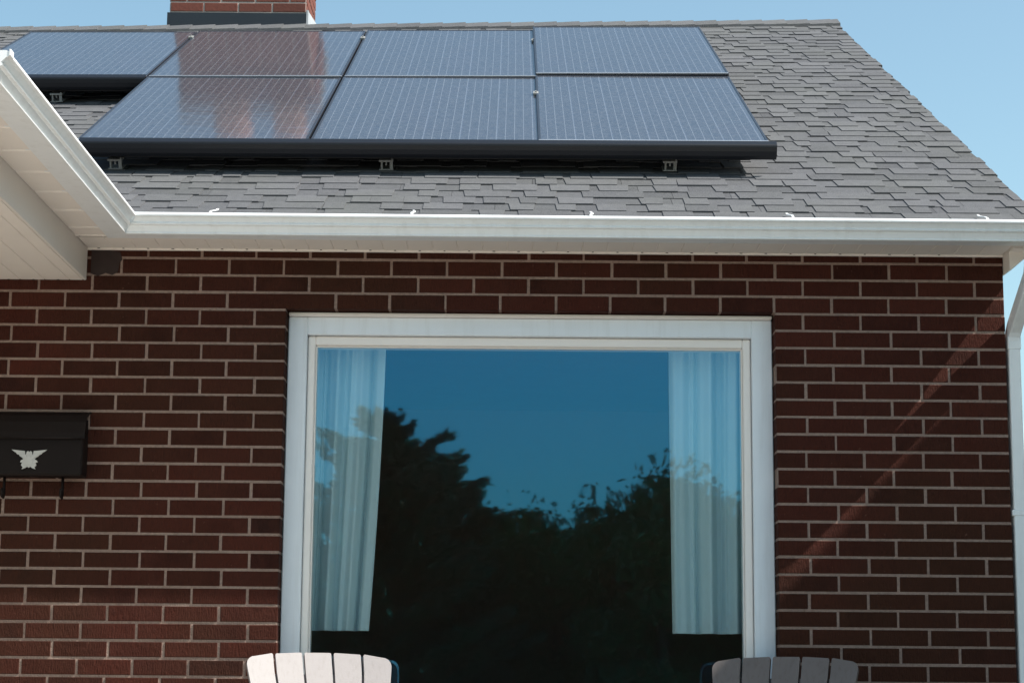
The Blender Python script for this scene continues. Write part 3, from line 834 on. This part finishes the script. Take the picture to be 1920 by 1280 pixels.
make_chair('pale pinkish white adirondack chair in the sun at the left of the window', M['chair_light'], (-.577, -.63, Z_PATIO), radians(18))
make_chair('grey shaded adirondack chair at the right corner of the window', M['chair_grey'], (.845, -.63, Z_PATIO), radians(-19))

# ------------------------------------------------------------ trees across the lawn (seen mirrored in the window)
def leafcards(m, cen, rad, n, size, rn, shell=.55):
    for _ in range(n):
        while True:
            d = Vector((rn.uniform(-1, 1), rn.uniform(-1, 1), rn.uniform(-1, 1)))
            if shell < d.length < 1: break
        p = Vector(cen)+Vector((d.x*rad[0], d.y*rad[1], d.z*rad[2]))
        a = Vector((rn.uniform(-1, 1), rn.uniform(-1, 1), rn.uniform(-1, 1))).normalized(); b = a.orthogonal().normalized()
        s1 = size*rn.uniform(.6, 1.4); s2 = s1*.5
        m.mesh([p-a*s1, p+b*s2, p+a*s1, p-b*s2], [(0, 1, 2, 3)])
def broadleaf(x, y, h, r, seed, lab):
    rn = random.Random(seed); t_ = thing('broadleaf_tree', lab, 'tree', (x, y, Z_LAWN), group='trees across the lawn')
    m = MB(); m.tube([(0, 0, -.1), (.05, 0, h*.25), (0, .05, h*.5), (0, 0, h*.85)], [h*.035, h*.028, h*.02, .02], 10)
    cl = []
    for _ in range(26):
        a = rn.uniform(0, 2*pi); e = rn.uniform(.0, 1); rr_ = r*sqrt(1-(abs(e-.45)/.75)**2)*rn.uniform(.45, .95)
        c_ = Vector((cos(a)*rr_, sin(a)*rr_, h*(.18+.72*e))); cl.append(c_)
        m.tube([(0, 0, max(.2*h, c_.z-.5*rr_)), tuple(c_)], [.07, .02], 6)
    m.build('trunk', M['bark'], t_)
    m = MB()
    for c_ in cl:
        q = r*rn.uniform(.26, .48); leafcards(m, c_, (q, q, q*.8), 800, .085, rn, .3); leafcards(m, c_+Vector((0, 0, .1)), (q*1.25, q*1.25, q*1.2), 160, .08, rn, .6)
    m.build('crown', M['leaves'], t_, fix=False)
def conifer(x, y, h, r, seed, lab):
    rn = random.Random(seed); t_ = thing('spruce_tree', lab, 'tree', (x, y, Z_LAWN), group='trees across the lawn')
    m = MB(); m.tube([(0, 0, -.1), (0, 0, h*.5), (0, 0, h*.98)], [h*.022, h*.014, .015], 10); m.build('trunk', M['bark'], t_)
    m = MB(); z = .5
    while z < h*.99:
        f = 1-z/h; L = r*(f**.5)*rn.uniform(.7, 1.12)+.10; n = int(5+7*f)
        for k in range(n):
            a = rn.uniform(0, 2*pi); d = Vector((cos(a), sin(a), 0)); Lk = L*rn.uniform(.65, 1.15)
            for q in range(int(Lk*42)+6):
                g = rn.uniform(.12, 1)
                p = d*(Lk*g)+Vector((0, 0, z+.35*Lk*g*g-.12*Lk*g+rn.uniform(-.1, .1)))+Vector((-d.y, d.x, 0))*rn.uniform(-.22, .22)*Lk*(1.05-g)
                ax = (d+Vector((rn.uniform(-.6, .6), rn.uniform(-.6, .6), rn.uniform(-.1, .7)))).normalized()
                bb_ = ax.orthogonal().normalized(); s1 = .15*rn.uniform(.6, 1.3); s2 = .035
                m.mesh([p-ax*s1, p+bb_*s2, p+ax*s1, p-bb_*s2], [(0, 1, 2, 3)])
                bb_ = ax.cross(bb_)
                m.mesh([p-ax*s1, p+bb_*s2*1.6, p+ax*s1, p-bb_*s2*1.6], [(0, 1, 2, 3)])
        z += .14+.12*f
    m.build('crown', M['needles'], t_, fix=False)
TY = -34
conifer(-2.75, TY, 6.75, 3.7, 1, 'tall ragged dark spruce mirrored in the left half of the window')
conifer(-1.55, TY-1.0, 6.25, 2.3, 33, 'narrower spruce mirrored just right of the tallest one')
conifer(-5.6, TY-1.5, 6.6, 2.8, 21, 'second spruce mirrored beside the left curtain')
broadleaf(.9, TY-2, 4.7, 2.0, 2, 'low rounded tree mirrored near the middle of the window')
broadleaf(3.0, TY, 5.35, 2.1, 3, 'taller rounded tree mirrored before the right curtain')
broadleaf(5.3, TY-1, 5.2, 2.3, 4, 'rounded tree mirrored behind the right curtain')
broadleaf(-.9, TY-4, 4.6, 2.0, 8, 'small bushy tree mirrored below the spruce tip')
broadleaf(-7.6, TY-3, 6.5, 2.7, 5, 'leafy tree far left across the lawn')
broadleaf(8.8, TY-3, 6.8, 2.8, 6, 'leafy tree far right across the lawn')
m = MB(); rn = random.Random(9)
for i in range(44):
    leafcards(m, (-14+i*.65, TY-6+rn.uniform(-.5, .5), Z_LAWN+1.6), (1.0, .9, 1.7), 150, .2, rn, .2)
tag(m.build('hedge', M['leaves'], fix=False), 'long dark hedge behind the trees across the lawn', 'hedge')

# ------------------------------------------------------------ neighbour house: its rake keeps the lower right of the wall in shade
nb_ = thing('neighbour_house', 'pale brick gabled house beyond the right side of the yard', 'house', (0, 0, 0))
E0 = Vector((4.5, -.65, 0))
# line through wall point (1.9, 1.345) along the sun
t0 = (4.5-1.9)/SUN.x
E0 = Vector((1.9, 0, 1.37))+SUN*t0
ed = Vector((-.4, 1, -.64))
up_end = E0-ed*2.6; lo_end = E0+ed*1.6
hd = Vector((ed.x, ed.y, 0)); hdn = hd.normalized(); out_ = Vector((hdn.y, -hdn.x, 0))   # ridge direction, away from us
other = up_end-Vector((ed.x, ed.y, 0))*4.2+Vector((0, 0, ed.z*4.2))
Lh = 9
m = MB()
for a, b in ((up_end, lo_end), (up_end, other)):
    V = [a, b, b+out_*Lh, a+out_*Lh]; V2 = [p-Vector((0, 0, .12)) for p in V]
    m.mesh(V+V2, [(0, 1, 2, 3), (7, 6, 5, 4), (0, 4, 5, 1), (1, 5, 6, 2), (2, 6, 7, 3), (3, 7, 4, 0)])
m.build('roof', M['shingle_base'], nb_)
m = MB(); g0 = lo_end-ed*.25; g1 = other+Vector((ed.x, ed.y, -ed.z))*.25
pr_ = [(g0, .1), (up_end, .12), (g1, .1)]
A = [Vector((p.x, p.y, p.z-d))+out_*.15 for p, d in pr_]
A = [A[0], A[1], A[2], Vector((A[2].x, A[2].y, Z_LAWN-.1)), Vector((A[0].x, A[0].y, Z_LAWN-.1))]
B = [p+out_*(Lh-.3) for p in A]
m.mesh(A+B, [(0, 1, 2, 3, 4), (9, 8, 7, 6, 5)]+[(i, i+5, (i+1) % 5+5, (i+1) % 5) for i in range(5)])
m.build('wall', M['neighbour_brick'], nb_)
